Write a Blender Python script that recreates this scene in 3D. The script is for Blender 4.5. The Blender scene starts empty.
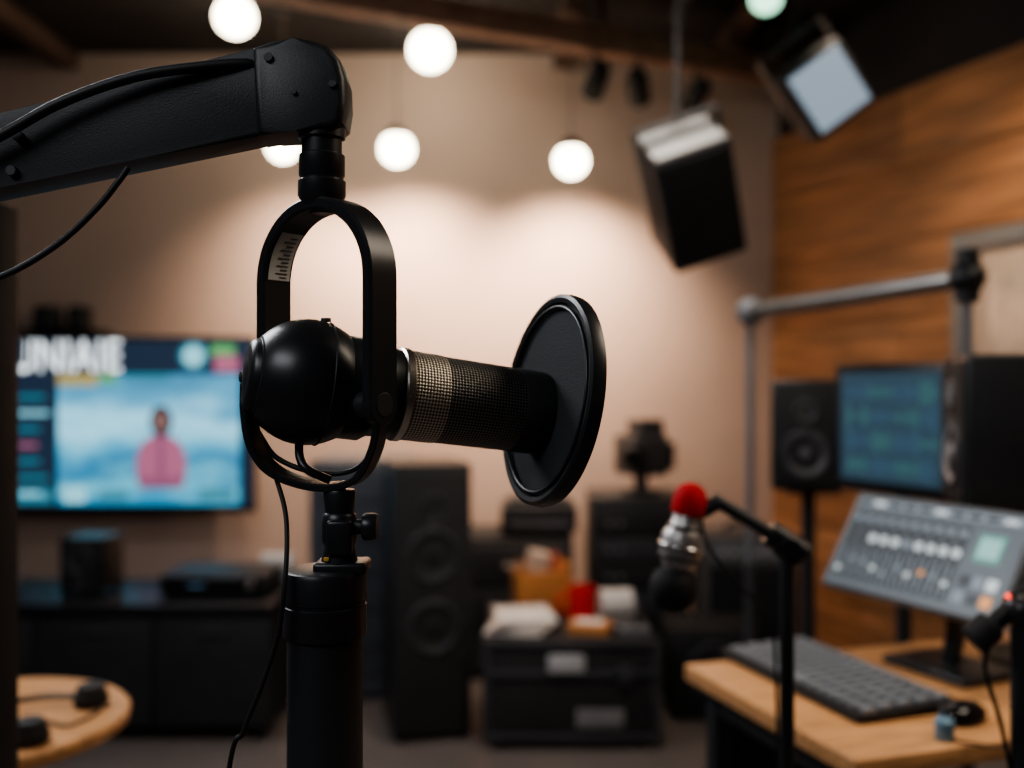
import bpy, bmesh, math, random
from mathutils import Vector, Matrix, Euler
random.seed(4)
CAMZ = 1.3
R = math.radians
def at(u, v, d):
    return Vector(((u-512)/1000*d, d, CAMZ-(v-384)/1000*d))

# ------------------------------------------------------------------ materials
MATS = {}
def mat(name, col, rough=0.5, metal=0.0, var=0.12, scale=12, bump=0.0, bscale=200, emit=None, es=0, coat=0, stretch=None):
    if name in MATS: return MATS[name]
    m = bpy.data.materials.new(name); m.use_nodes = True
    nt = m.node_tree; b = nt.nodes['Principled BSDF']
    tc = nt.nodes.new('ShaderNodeTexCoord')
    mp = nt.nodes.new('ShaderNodeMapping')
    if stretch: mp.inputs['Scale'].default_value = stretch
    nt.links.new(tc.outputs['Object'], mp.inputs['Vector'])
    nz = nt.nodes.new('ShaderNodeTexNoise'); nz.inputs['Scale'].default_value = scale
    nz.inputs['Detail'].default_value = 6
    nt.links.new(mp.outputs[0], nz.inputs['Vector'])
    cr = nt.nodes.new('ShaderNodeValToRGB')
    cr.color_ramp.elements[0].position = 0.3; cr.color_ramp.elements[1].position = 0.7
    cr.color_ramp.elements[0].color = tuple(max(0, c*(1-var)) for c in col)+(1,)
    cr.color_ramp.elements[1].color = tuple(min(1, c*(1+var)) for c in col)+(1,)
    nt.links.new(nz.outputs['Fac'], cr.inputs['Fac'])
    nt.links.new(cr.outputs['Color'], b.inputs['Base Color'])
    b.inputs['Roughness'].default_value = rough
    b.inputs['Metallic'].default_value = metal
    b.inputs['Coat Weight'].default_value = coat
    if bump:
        n2 = nt.nodes.new('ShaderNodeTexNoise'); n2.inputs['Scale'].default_value = bscale
        nt.links.new(mp.outputs[0], n2.inputs['Vector'])
        bp = nt.nodes.new('ShaderNodeBump'); bp.inputs['Strength'].default_value = bump
        bp.inputs['Distance'].default_value = 0.002
        nt.links.new(n2.outputs['Fac'], bp.inputs['Height'])
        nt.links.new(bp.outputs[0], b.inputs['Normal'])
    if emit:
        b.inputs['Emission Color'].default_value = tuple(emit)+(1,)
        b.inputs['Emission Strength'].default_value = es
    MATS[name] = m
    return m
def glow(name, col, s):
    return mat(name, tuple(c*0.3 for c in col), 0.4, emit=col, es=s)

def grille_mat(name, hi, lo, n=42, k=1180, metal=1.0):
    m = bpy.data.materials.new(name); m.use_nodes = True
    nt = m.node_tree; b = nt.nodes['Principled BSDF']
    def math_(op, a, c=None):
        nd = nt.nodes.new('ShaderNodeMath'); nd.operation = op
        for i, x in enumerate((a, c)):
            if x is None: continue
            if isinstance(x, (int, float)): nd.inputs[i].default_value = x
            else: nt.links.new(x, nd.inputs[i])
        return nd.outputs[0]
    tc = nt.nodes.new('ShaderNodeTexCoord'); sp = nt.nodes.new('ShaderNodeSeparateXYZ')
    nt.links.new(tc.outputs['Object'], sp.inputs[0])
    ang = math_('MULTIPLY', math_('ARCTAN2', sp.outputs[1], sp.outputs[0]), n)
    z = math_('MULTIPLY', sp.outputs[2], k)
    s1 = math_('SINE', math_('ADD', ang, z)); s2 = math_('SINE', math_('SUBTRACT', ang, z))
    p = math_('ADD', math_('MULTIPLY', math_('MULTIPLY', s1, s2), 0.5), 0.5)
    cr = nt.nodes.new('ShaderNodeValToRGB')
    cr.color_ramp.elements[0].position = 0.40; cr.color_ramp.elements[0].color = lo+(1,)
    cr.color_ramp.elements[1].position = 0.62; cr.color_ramp.elements[1].color = hi+(1,)
    nt.links.new(p, cr.inputs['Fac']); nt.links.new(cr.outputs[0], b.inputs['Base Color'])
    bp = nt.nodes.new('ShaderNodeBump'); bp.inputs['Strength'].default_value = 0.5
    bp.inputs['Distance'].default_value = 0.001
    nt.links.new(p, bp.inputs['Height']); nt.links.new(bp.outputs[0], b.inputs['Normal'])
    b.inputs['Metallic'].default_value = metal; b.inputs['Roughness'].default_value = 0.5
    return m

# ------------------------------------------------------------------ builder
def frame(o, z, up=Vector((0, 0, 1))):
    z = Vector(z).normalized(); up = Vector(up)
    if abs(z.dot(up)) > 0.98: up = Vector((0, 1, 0))
    x = up.cross(z).normalized(); y = z.cross(x)
    M = Matrix((x, y, z)).transposed().to_4x4(); M.translation = Vector(o)
    return M
def rotm(rx=0, ry=0, rz=0):
    return Euler((R(rx), R(ry), R(rz))).to_matrix().to_4x4()
def spline(pts, n=8):
    pts = [Vector(p) for p in pts]; out = []
    P = [pts[0]*2-pts[1]]+pts+[pts[-1]*2-pts[-2]]
    for i in range(1, len(P)-2):
        a, b, c, d = P[i-1:i+3]
        for j in range(n):
            t = j/n
            out.append(0.5*((2*b)+(c-a)*t+(2*a-5*b+4*c-d)*t*t+(3*b-a-3*c+d)*t**3))
    out.append(pts[-1]); return out

class Build:
    def __init__(s): s.bm = bmesh.new(); s.mats = []
    def merge(s, b2, m, M=None):
        if m not in s.mats: s.mats.append(m)
        i = s.mats.index(m)
        bmesh.ops.recalc_face_normals(b2, faces=b2.faces[:])
        if M is not None: b2.transform(M)
        for f in b2.faces: f.material_index = i; f.smooth = True
        me = bpy.data.meshes.new('tmp'); b2.to_mesh(me); b2.free()
        s.bm.from_mesh(me); bpy.data.meshes.remove(me); return s
    def box(s, c, size, m, rot=None, bevel=0.0, M=None):
        b = bmesh.new(); bmesh.ops.create_cube(b, size=1)
        b.transform(Matrix.Diagonal((*size, 1)))
        if bevel: bmesh.ops.bevel(b, geom=b.edges[:], offset=min(bevel, min(size)*0.45), segments=3, affect='EDGES', profile=0.5)
        T = Matrix.Translation(Vector(c))
        if rot is not None: T = T @ rot
        if M is not None: T = M @ T
        return s.merge(b, m, T)
    def lathe(s, prof, m, M=None, seg=40, closed=False):
        b = bmesh.new(); rings = []
        for r, z in prof:
            if r < 1e-7: rings.append([b.verts.new((0, 0, z))])
            else: rings.append([b.verts.new((r*math.cos(2*math.pi*i/seg), r*math.sin(2*math.pi*i/seg), z)) for i in range(seg)])
        pr = list(zip(rings[:-1], rings[1:]))
        if closed: pr.append((rings[-1], rings[0]))
        for A, B in pr:
            for i in range(seg):
                j = (i+1) % seg
                if len(A) == 1 and len(B) == 1: continue
                if len(A) == 1: b.faces.new((A[0], B[i], B[j]))
                elif len(B) == 1: b.faces.new((A[i], A[j], B[0]))
                else: b.faces.new((A[i], A[j], B[j], B[i]))
        return s.merge(b, m, M)
    def cyl(s, p1, p2, r, m, r2=None, bev=None, seg=32, M=None):
        p1 = Vector(p1); p2 = Vector(p2); h = (p2-p1).length
        r2 = r if r2 is None else r2
        bv = min(r, r2, h)*0.12 if bev is None else bev
        F = frame(p1, p2-p1)
        if M is not None: F = M @ F
        return s.lathe([(0, 0), (r-bv, 0), (r, bv), (r2, h-bv), (r2-bv, h), (0, h)], m, F, seg)
    def sphere(s, c, r, m, sc=(1, 1, 1), M=None, seg=32):
        b = bmesh.new(); bmesh.ops.create_uvsphere(b, u_segments=seg, v_segments=seg//2, radius=r)
        T = Matrix.Translation(Vector(c)) @ Matrix.Diagonal((*sc, 1))
        if M is not None: T = M @ T
        return s.merge(b, m, T)
    def torus(s, M, Rr, r, m, sz=1.0, seg=72):
        prof = [(Rr+r*math.cos(a), r*sz*math.sin(a)) for a in [2*math.pi*i/14 for i in range(14)]]
        return s.lathe(prof, m, M, seg, closed=True)
    def tube(s, pts, r, m, seg=12, smooth=8, M=None):
        pts = spline(pts, smooth) if smooth else [Vector(p) for p in pts]
        b = bmesh.new(); prev = None; rings = []
        for i, p in enumerate(pts):
            t = (pts[min(i+1, len(pts)-1)]-pts[max(i-1, 0)]).normalized()
            if prev is None: n = t.orthogonal().normalized()
            else:
                n = prev - t*prev.dot(t); n.normalize()
            prev = n; q = t.cross(n)
            rings.append([b.verts.new(p+r*(n*math.cos(2*math.pi*k/seg)+q*math.sin(2*math.pi*k/seg))) for k in range(seg)])
        for A, B in zip(rings[:-1], rings[1:]):
            for k in range(seg): b.faces.new((A[k], A[(k+1) % seg], B[(k+1) % seg], B[k]))
        b.faces.new(rings[0]); b.faces.new(rings[-1])
        return s.merge(b, m, M)
    def band(s, pts, n, w, t, m, bev=0.0015):
        n = Vector(n).normalized(); b = bmesh.new(); rings = []
        for i, p in enumerate(pts):
            tg = (pts[min(i+1, len(pts)-1)]-pts[max(i-1, 0)]).normalized()
            q = tg.cross(n).normalized(); a, c = w/2, t/2
            cs = [(-a+bev, -c), (a-bev, -c), (a, -c+bev), (a, c-bev), (a-bev, c), (-a+bev, c), (-a, c-bev), (-a, -c+bev)]
            rings.append([b.verts.new(p+n*x+q*y) for x, y in cs])
        for A, B in zip(rings[:-1], rings[1:]):
            for k in range(8): b.faces.new((A[k], A[(k+1) % 8], B[(k+1) % 8], B[k]))
        b.faces.new(rings[0]); b.faces.new(rings[-1])
        return s.merge(b, m)
    def prism(s, poly, y0, y1, m, bevel=0.0, M=None):
        """poly in local XZ, extruded along Y"""
        b = bmesh.new()
        A = [b.verts.new((x, y0, z)) for x, z in poly]; B = [b.verts.new((x, y1, z)) for x, z in poly]
        f1 = b.faces.new(A); f2 = b.faces.new(B)
        n = len(poly)
        for i in range(n): b.faces.new((A[i], A[(i+1) % n], B[(i+1) % n], B[i]))
        if bevel:
            es = list(f1.edges)+list(f2.edges)
            bmesh.ops.bevel(b, geom=es, offset=bevel, segments=3, affect='EDGES', profile=0.5)
        return s.merge(b, m, M)
    def finish(s, name, parent=None, M=None):
        me = bpy.data.meshes.new(name)
        if M is None:
            vs = [v.co for v in s.bm.verts]
            lo = [min(v[i] for v in vs) for i in range(3)]; hi = [max(v[i] for v in vs) for i in range(3)]
            o = Vector(((lo[0]+hi[0])/2, (lo[1]+hi[1])/2, lo[2]))
            s.bm.transform(Matrix.Translation(-o)); M = Matrix.Translation(o)
        s.bm.to_mesh(me); s.bm.free()
        for m in s.mats: me.materials.append(m)
        me.set_sharp_from_angle(angle=R(38))
        ob = bpy.data.objects.new(name, me); bpy.context.collection.objects.link(ob)
        ob.matrix_world = M
        if parent:
            ob.parent = parent; ob.matrix_parent_inverse = Matrix.Translation(-parent.location)
        return ob
def root(name, loc):
    e = bpy.data.objects.new(name, None); e.location = loc; e.empty_display_size = 0.05
    bpy.context.collection.objects.link(e); return e

# palette
blk = mat('black_powdercoat', (0.026, 0.028, 0.031), 0.44, bump=0.15, bscale=900)
blkS = mat('black_satin', (0.020, 0.021, 0.024), 0.34)
blkM = mat('black_matte', (0.018, 0.018, 0.020), 0.75)
blkG = mat('black_gloss', (0.008, 0.008, 0.009), 0.15)
rubber = mat('cable_rubber', (0.012, 0.012, 0.013), 0.55)
dgrey = mat('dark_grey_plastic', (0.045, 0.048, 0.055), 0.45)
mgrey = mat('mid_grey_plastic', (0.16, 0.17, 0.19), 0.45)
lgrey = mat('light_grey_plastic', (0.42, 0.43, 0.45), 0.5)
white = mat('white_paper', (0.78, 0.76, 0.73), 0.7)
steel = mat('brushed_steel', (0.50, 0.48, 0.46), 0.38, 1.0)
chrome = mat('chrome', (0.75, 0.74, 0.73), 0.2, 1.0)
silver = mat('silver_ring', (0.66, 0.61, 0.54), 0.3, 1.0)
cone = mat('speaker_cone', (0.05, 0.052, 0.058), 0.5)
red = mat('red_foam', (0.65, 0.014, 0.018), 0.8, bump=0.5, bscale=300)
fabric = mat('grille_fabric', (0.014, 0.015, 0.018), 0.9, bump=0.5, bscale=500)
deskw = mat('desk_oak', (0.66, 0.345, 0.155), 0.42, var=0.24, scale=9, stretch=(1.2, 9, 9), coat=0.1)

# ------------------------------------------------------------------ room
wallm = mat('plaster_beige', (0.58, 0.44, 0.375), 0.85, var=0.05, scale=2.5, bump=0.25, bscale=60)
darkwall = mat('plaster_charcoal', (0.05, 0.046, 0.048), 0.9, var=0.1, scale=2)
ceilm = mat('ceiling_black', (0.026, 0.023, 0.024), 0.9, var=0.2, scale=2)
floorm = mat('floor_vinyl', (0.15, 0.128, 0.12), 0.45, var=0.15, scale=3, bump=0.1, bscale=40)
H = 2.95
Build().box((0.2, 1.75, -0.05), (7.2, 6.9, 0.1), floorm).finish('floor')
Build().box((0.2, 1.75, H+0.05), (7.2, 6.9, 0.1), ceilm).finish('ceiling')
Build().box((-0.9, 5.05, H/2), (4.5, 0.1, H), wallm).finish('wall_back')
Build().box((-3.2, 1.75, H/2), (0.1, 6.7, H), darkwall).finish('wall_left')
Build().box((0.2, -1.6, H/2), (7.0, 0.1, H), darkwall).finish('wall_rear')
# angled timber wall, local x runs from the corner toward the viewer
dirw = Vector((0.368, -1, 0)).normalized()
Lw = 7.0
MW = Matrix((dirw, Vector((0, 0, 1)).cross(dirw), Vector((0, 0, 1)))).transposed().to_4x4()
MW.translation = Vector((1.29, 5.0, 0))
woods = [mat('timber_board_%d' % i, c, 0.6, var=0.45, scale=3.0, stretch=(0.7, 5, 7), bump=0.1, bscale=20)
         for i, c in enumerate([(0.37, 0.175, 0.080), (0.41, 0.20, 0.094), (0.31, 0.145, 0.068)])]
b = Build()
b.box((Lw/2, 0.09, H/2), (Lw, 0.1, H), ceilm)
z = 0.0; k = 0
while z < 2.5:
    h = 0.315; x = -[0.0, 0.9, 0.45][k % 3]
    while x < Lw:
        x0 = max(0, x); x1 = min(Lw, x+1.8)
        b.box(((x0+x1)/2, 0.025, z+h/2), (x1-x0-0.004, 0.03, h-0.005), woods[random.randrange(3)], bevel=0.002)
        x += 1.8
    z += h; k += 1
b.finish('wall_right', M=MW)
Build().box((-0.9, 4.985, 0.05), (4.3, 0.02, 0.1), darkwall, bevel=0.004).finish('baseboard_back')

# door in timber wall
b = Build()
x0 = 1.235; wd = 0.95; ht = 1.87
framem = mat('door_frame_grey', (0.15, 0.16, 0.17), 0.4)
doorm = mat('door_panel_beige', (0.50, 0.40, 0.33), 0.6, var=0.05)
b.box((x0+0.035, -0.02, ht/2), (0.07, 0.05, ht), framem, bevel=0.004)
b.box((x0+wd-0.035, -0.02, ht/2), (0.07, 0.05, ht), framem, bevel=0.004)
b.box((x0+wd/2, -0.02, ht-0.035), (wd-0.14, 0.048, 0.07), framem, bevel=0.004)
b.box((x0+wd/2, -0.008, ht/2-0.03), (wd-0.14, 0.03, ht-0.08), doorm, bevel=0.004)
b.box((x0+wd/2, -0.026, ht-0.42), (wd-0.34, 0.01, 0.5), mat('door_glass', (0.5, 0.42, 0.36), 0.15), bevel=0.003)
b.cyl((x0+0.13, -0.02, 1.0), (x0+0.13, -0.08, 1.0), 0.012, steel); b.box((x0+0.18, -0.08, 1.0), (0.12, 0.015, 0.02), steel, bevel=0.005)
b.finish('door_1', M=MW)

# ceiling beams / pipes
beam = mat('beam_brown', (0.24, 0.14, 0.095), 0.6, var=0.3, scale=3, stretch=(6, 1, 6))
p1 = Vector((-1.35, 3.43, 2.76)); p2 = Vector((1.36, 4.74, 2.76)); mid = (p1+p2)/2
yaw = math.degrees(math.atan2(p2.y-p1.y, p2.x-p1.x))
b = Build(); b.box(mid, ((p2-p1).length, 0.09, 0.11), beam, rotm(0, 0, yaw), bevel=0.006)
for t in (0.08, 0.36, 0.64, 0.92):
    q = p1.lerp(p2, t); b.cyl((q.x, q.y, 2.81), (q.x, q.y, 2.95), 0.012, blk)
b.finish('ceiling_beam')
joist = mat('joist_brown', (0.10, 0.064, 0.048), 0.7, var=0.3, scale=3)
for xj in (-2.2, 0.25, 1.02):
    Build().box((xj, 3.7, 2.905), (0.09, 2.55, 0.085), joist, bevel=0.005).finish('ceiling_joist')
for i, (a, c, r) in enumerate([((-2.9, 2.3, 2.86), (2.0, 2.3, 2.86), 0.045), ((0.62, 2.5, 2.88), (0.72, 4.3, 2.88), 0.03)]):
    b = Build(); b.cyl(a, c, r, [dgrey, dgrey][i], seg=20)
    a = Vector(a); c = Vector(c)
    for t in (0.15, 0.5, 0.85):
        q = a.lerp(c, t); b.cyl(q, (q.x, q.y, 2.95), 0.008, blk, seg=10)
    b.finish(['air_duct_pipe', 'conduit_pipe'][i])

# ------------------------------------------------------------------ ceiling lamps
bulbm = glow('bulb_warm', (1.0, 0.88, 0.66), 13)
bulbg = glow('bulb_green', (0.50, 1.0, 0.68), 2)
def track_light(p, r=0.07, m=bulbm):
    b = Build(); p = Vector(p)
    b.sphere(p, r, m, (1, 1, 0.98))
    T = Matrix.Translation(p)
    top = min(0.06+r*0.5, 2.935-p.z)
    sock = mat('lamp_socket', (0.16, 0.115, 0.095), 0.8)
    b.lathe([(0, top), (r*0.40, top), (r*0.50, top-0.006), (r*0.70, r*0.78), (r*0.66, r*0.74), (0, r*0.76)], sock, T)
    if p.z+top < 2.9: b.cyl(p+Vector((0, 0, top-0.005)), (p.x, p.y, 2.94), 0.003, sock, seg=12)
    b.cyl((p.x, p.y, 2.93), (p.x, p.y, 2.95), 0.04, blk)
    return b.finish('ceiling_spot_lamp')
def spot(name, loc, aim, e, col, ang=100, size=0.05, blend=1.0, parent=None):
    l = bpy.data.lights.new(name, 'SPOT'); l.energy = e; l.color = col; l.spot_size = R(ang); l.spot_blend = blend; l.shadow_soft_size = size
    o = bpy.data.objects.new(name, l); bpy.context.collection.objects.link(o)
    o.location = loc; o.rotation_euler = (Vector(aim)-Vector(loc)).to_track_quat('-Z', 'Y').to_euler()
    if parent: o.parent = parent; o.matrix_parent_inverse = Matrix.Translation(-parent.location)
    return o
def area(name, loc, aim, e, col, sx, sy):
    l = bpy.data.lights.new(name, 'AREA'); l.energy = e; l.color = col; l.shape = 'RECTANGLE'; l.size = sx; l.size_y = sy
    o = bpy.data.objects.new(name, l); bpy.context.collection.objects.link(o)
    o.location = loc; o.rotation_euler = (Vector(aim)-Vector(loc)).to_track_quat('-Z', 'Y').to_euler(); return o
warm = (1.0, 0.74, 0.54)
for (u, v, d, r, e) in [(235, 17, 4.15, 0.080, 9), (430, 50, 4.55, 0.092, 10), (397, 149, 4.40, 0.073, 88), (571, 161, 4.40, 0.072, 96), (283, 146, 4.40, 0.068, 40)]:
    p = at(u, v, d); f = track_light(p, r)
    if v > 100:
        spot('spot_lamp', p+Vector((0, 0.09, -0.04)), p+Vector((0, 0.60, -0.78)), e, warm, 118, 0.05, 1.0, f)
    else:
        spot('spot_lamp', p+Vector((0, 0, -0.12)), p+Vector((0.1, 0.0, -1.2)), e, warm, 90, 0.06, 1.0, f)
track_light(at(766, -2, 3.9), 0.06, bulbg)
# unlit track heads hung from beam
for t, tilt in ((0.63, 20), (0.70, -15), (0.80, 30)):
    q = p1.lerp(p2, t); b = Build()
    b.cyl((q.x, q.y-0.02, 2.60), (q.x, q.y-0.02, 2.71), 0.010, blk)
    M = Matrix.Translation((q.x, q.y-0.02, 2.58)) @ rotm(50, tilt, 0)
    b.lathe([(0, 0.09), (0.03, 0.09), (0.045, 0.06), (0.05, -0.06), (0.046, -0.07), (0.042, -0.05), (0, -0.04)], blkM, M, 28)
    b.finish('track_spotlight')

# ------------------------------------------------------------------ HERO microphone
MIC = root('condenser_microphone', at(306, 384, 0.8))
C = at(307, 382, 0.80)
ax = Vector((0.2005, 0.083, -0.029)).normalized()
F = frame(C, ax)
b = Build(); rb = 0.0505
prof = []
for i in range(25):
    a = math.pi*i/24; r = rb*math.sin(a); z = -rb*math.cos(a)
    prof.append((r if 0 < i < 24 else 0, z))
b.lathe(prof, blkS, F, 64)
b.torus(F @ Matrix.Translation((0, 0, 0.012)), rb*0.972, 0.0010, blk)
b.lathe([(0, -0.0490), (0.022, -0.0484), (0.0265, -0.0468), (0.0285, -0.0440), (0.0300, -0.039), (0, -0.03)], blkS, F, 48)
b.torus(F @ Matrix.Translation((0, 0, -0.0395)), 0.0300, 0.0013, blkM)
b.finish('ball_housing', MIC)
b = Build()
b.lathe([(0, 0.02), (0.040, 0.02), (0.042, 0.026), (0.042, 0.045), (0.0375, 0.052), (0.0370, 0.073), (0, 0.073)], blkS, F, 64)
b.finish('neck_collar', MIC)
gs = grille_mat('grille_silver', (0.72, 0.66, 0.57), (0.13, 0.11, 0.09))
gd = grille_mat('grille_dark', (0.30, 0.285, 0.265), (0.030, 0.029, 0.028))
b = Build(); b.lathe([(0.036, 0.072), (0.0390, 0.0735), (0.0390, 0.079), (0.0372, 0.0805), (0, 0.0805)], silver, None, 72); b.finish('silver_ring', MIC, F)
b = Build(); b.lathe([(0, 0.0805), (0.0375, 0.0805), (0.0372, 0.108), (0.0368, 0.110), (0, 0.110)], gs, None, 96); b.finish('grille_front', MIC, F)
b = Build(); b.lathe([(0, 0.1100), (0.0366, 0.1100), (0.0362, 0.179), (0, 0.179)], gd, None, 96); b.finish('grille_body', MIC, F)
b = Build(); b.lathe([(0, 0.178), (0.0364, 0.178), (0.0368, 0.180), (0.0362, 0.203), (0.033, 0.212), (0, 0.212)], blkM, None, 72); b.finish('end_cap', MIC, F)
# yoke
O = Vector((-0.1500, 0.80, 0)); w = Vector((0.813, -0.581, 0)).normalized(); n = Vector((0.581, 0.813, 0)).normalized()
hw = 0.0600; zc = 1.3830
path = [O-w*hw+Vector((0, 0, z)) for z in (1.282, 1.30, 1.32, 1.34, 1.36)]
for i in range(25):
    a = math.pi*(1-i/24); path.append(O+w*hw*math.cos(a)+Vector((0, 0, zc+hw*math.sin(a))))
path += [O+w*hw+Vector((0, 0, z)) for z in (1.36, 1.34, 1.32, 1.30, 1.282)]
b = Build(); b.band(path, n, 0.031, 0.0105, blkS, 0.002)
for sgn in (-1, 1):
    c0 = O+w*hw*sgn+Vector((0, 0, 1.284))
    b.cyl(c0-w*0.0052*sgn, c0+w*0.0052*sgn, 0.0157, blkS)
    b.cyl(c0-w*0.02*sgn, c0+w*0.006*sgn, 0.010, blk)
b.cyl(O-w*hw+Vector((0, 0, 1.284)), O+w*hw+Vector((0, 0, 1.284)), 0.007, blk)
b.finish('yoke_arch', MIC)
# sticker on inner face of far leg, following the curve of the arch
stick = mat('sticker_white', (0.62, 0.62, 0.60), 0.6)
SM = Matrix((n, -w, Vector((0, 0, 1)))).transposed().to_4x4(); SM.translation = O-w*(hw-0.0056)+Vector((0, 0, 1.3905))
b = Build()
hs = hw-0.0056
def arc_pt(z): return 0 if z < zc else hs-math.sqrt(max(0, hs*hs-(z-zc)**2))
bm2 = bmesh.new(); rows = []
for i in range(13):
    z_ = 1.386+0.0031*i; off = arc_pt(z_)+0.0004
    rows.append([bm2.verts.new((x_, -off, z_-1.3905)) for x_ in (-0.0115, 0.0115)])
for A, B in zip(rows[:-1], rows[1:]): bm2.faces.new((A[0], A[1], B[1], B[0]))
b.merge(bm2, stick)
for i in range(11):
    z_ = 1.3885+i*0.0031; off = arc_pt(z_)+0.0007
    b.box((0.004-(0.002 if i % 2 else 0), -off, z_-1.3905), (0.012 if i % 2 else 0.007, 0.0004, 0.0009), blkM)
b.finish('scale_sticker', MIC, SM)
# lower cradle
b = Build()
pp = [at(249, 383, .80), at(249, 412, .80), at(255, 445, .80), at(272, 469, .80), at(303, 483, .798), at(338, 486, .795), at(362, 475, .79), at(376, 448, .785), at(381, 420, .78), at(384, 400, .775)]
b.band(spline(pp, 6), (0.25, 0.96, 0.05), 0.020, 0.0062, blkS, 0.0012)
pp = [p+Vector((0.0, 0.012, 0.009)) for p in pp[2:8]]
b.tube(pp, 0.0022, blk)
b.cyl(at(243, 377, .80), at(257, 377, .80), 0.007, blkS); b.cyl(at(240, 377, .80), at(244, 377, .80), 0.0045, dgrey)
b.tube([at(299, 440, .80), at(300, 458, .79), at(308, 470, .785), at(330, 480, .79)], 0.0035, blkS)
b.cyl(at(326, 318, .80), at(326, 322, .80), 0.004, dgrey)
b.finish('lower_cradle', MIC)

# pop filter
PF = frame(at(550, 400, 0.873), Vector((0.2005, 0.080, -0.034)))
b = Build()
rr = 0.0905
b.lathe([(rr-0.005, -0.0065), (rr-0.001, -0.0075), (rr+0.002, -0.006), (rr+0.003, 0), (rr+0.002, 0.006), (rr-0.001, 0.0075), (rr-0.005, 0.0065), (rr-0.006, 0)], blkS, PF, 96, closed=True)
b.torus(PF @ Matrix.Translation((0, 0, -0.006)), rr-0.009, 0.0016, blkS)
b.lathe([(0, -0.004), (0.04, -0.0036), (rr-0.004, -0.003), (rr-0.004, -0.0015), (0, -0.0025)], mat('pop_mesh', (0.034, 0.037, 0.042), 0.85, bump=0.6, bscale=900), PF, 72)
b.lathe([(0, 0.002), (rr-0.004, 0.002), (rr-0.004, 0.004), (0, 0.004)], blkM, PF, 72)
b.finish('pop_filter_ring', MIC)

# ------------------------------------------------------------------ boom arm (own floor post outside the view)
ARM = root('microphone_boom_arm', (-0.80, 0.80, 0))
k8 = 0.0008
def pz(u, v): return ((u-512)*k8, CAMZ-(v-384)*k8)
poly = [pz(-210, 176), pz(0, 122), pz(150, 84), pz(255, 56), pz(285, 52), pz(300, 60), pz(300, 128), pz(280, 138), pz(150, 163), pz(0, 194), pz(-210, 240)]
b = Build(); b.prism(poly, 0.783, 0.822, blk, 0.004)
for u, v in [(30, 142), (24, 176)]:
    p = at(u, v, 0.8); b.cyl((p.x, 0.778, p.z), (p.x, 0.786, p.z), 0.0042, dgrey, seg=16)
b.finish('upper_arm', ARM)
cap = [pz(u, v) for u, v in [(258, 55), (278, 48), (298, 46), (316, 47), (332, 53), (343, 66), (348, 84), (349, 108), (346, 128), (338, 134), (300, 137), (276, 139), (262, 142)]]
b = Build(); b.prism(cap, 0.7795, 0.826, blk, 0.006)
for u, v, r in [(275, 66, 0.0035), (337, 92, 0.003), (300, 100, 0.002)]:
    p = at(u, v, 0.8); b.cyl((p.x, 0.777, p.z), (p.x, 0.784, p.z), r, dgrey, seg=16)
def zz(v): return CAMZ-(v-384)*k8
sx = (322-512)*k8
b.lathe([(0, zz(128)), (0.0185, zz(128)), (0.0185, zz(139)), (0.0160, zz(141)), (0.0160, zz(154)), (0.0182, zz(156)), (0.0182, zz(176)), (0.0172, zz(178)), (0.0172, zz(180)), (0.0190, zz(182)), (0.0190, zz(196)), (0.0150, zz(206)), (0.009, zz(214)), (0, zz(214))], blkS, Matrix.Translation((sx, 0.80, 0)), 48)
b.finish('swivel_head', ARM)
b = Build()
px, pzv = pz(-205, 208)
b.cyl((px, 0.77, pzv), (px, 0.835, pzv), 0.035, blkS)
b.cyl((px, 0.80, 0.02), (px, 0.80, pzv-0.02), 0.02, blk)
b.cyl((px, 0.80, 0.0), (px, 0.80, 0.025), 0.15, blk, seg=48)
b.finish('arm_post', ARM)
b = Build()
b.tube([at(-190, 200, .776), at(-60, 165, .772), at(0, 136, .77), at(60, 103, .77), at(130, 78, .772), at(190, 68, .776), at(243, 64, .783), at(262, 68, .79)], 0.0042, rubber, smooth=10)
b.tube([at(128, 168, .785), at(118, 182, .782), at(95, 210, .782), at(55, 246, .782), at(0, 277, .782), at(-80, 300, .785), at(-200, 290, .782), at(-206, 240, .78)], 0.0026, rubber, smooth=10)
b.finish('arm_cable', ARM)

# ------------------------------------------------------------------ mic stand
ST = root('microphone_stand', ((325-512)*k8, 0.8, 0))
b = Build(); cx = (325-512)*k8; TM = Matrix.Translation((cx, 0.8, 0))
b.lathe([(0, 0.02), (0.0300, 0.02), (0.0300, zz(632)), (0, zz(632))], blk, TM, 56)
b.lathe([(0.030, zz(636)), (0.0330, zz(634)), (0.0330, zz(604)), (0.0322, zz(603)), (0.0322, zz(600)), (0.0332, zz(599)), (0.0332, zz(574)), (0.0318, zz(570)), (0.0285, zz(568)), (0, zz(568))], blkS, TM, 56)
b.box((cx+0.014, 0.80, zz(566)), (0.042, 0.034, 0.010), blkS, bevel=0.003)
b.lathe([(0, 0), (0.16, 0), (0.165, 0.006), (0.16, 0.016), (0.04, 0.024), (0.032, 0.05), (0, 0.05)], blk, TM, 64)
b.finish('pole', ST)
b = Build(); nx = (340-512)*k8; NM = Matrix.Translation((nx, 0.798, 0))
b.lathe([(0, zz(489)), (0.0120, zz(489)), (0.0130, zz(492)), (0.0115, zz(512)), (0.0135, zz(515)), (0.0140, zz(522)), (0.0140, zz(540)), (0.0120, zz(545)), (0.0145, zz(560)), (0.0150, zz(566)), (0, zz(566))], blkS, NM, 40)
b.box((nx+0.002, 0.787, zz(535)), (0.020, 0.012, 0.028), blkS, bevel=0.003)
b.cyl((nx+0.010, 0.795, zz(526)), (nx+0.020, 0.795, zz(526)), 0.006, blk)
KM = frame((nx+0.019, 0.795, zz(526)), (1, 0, 0))
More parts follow.
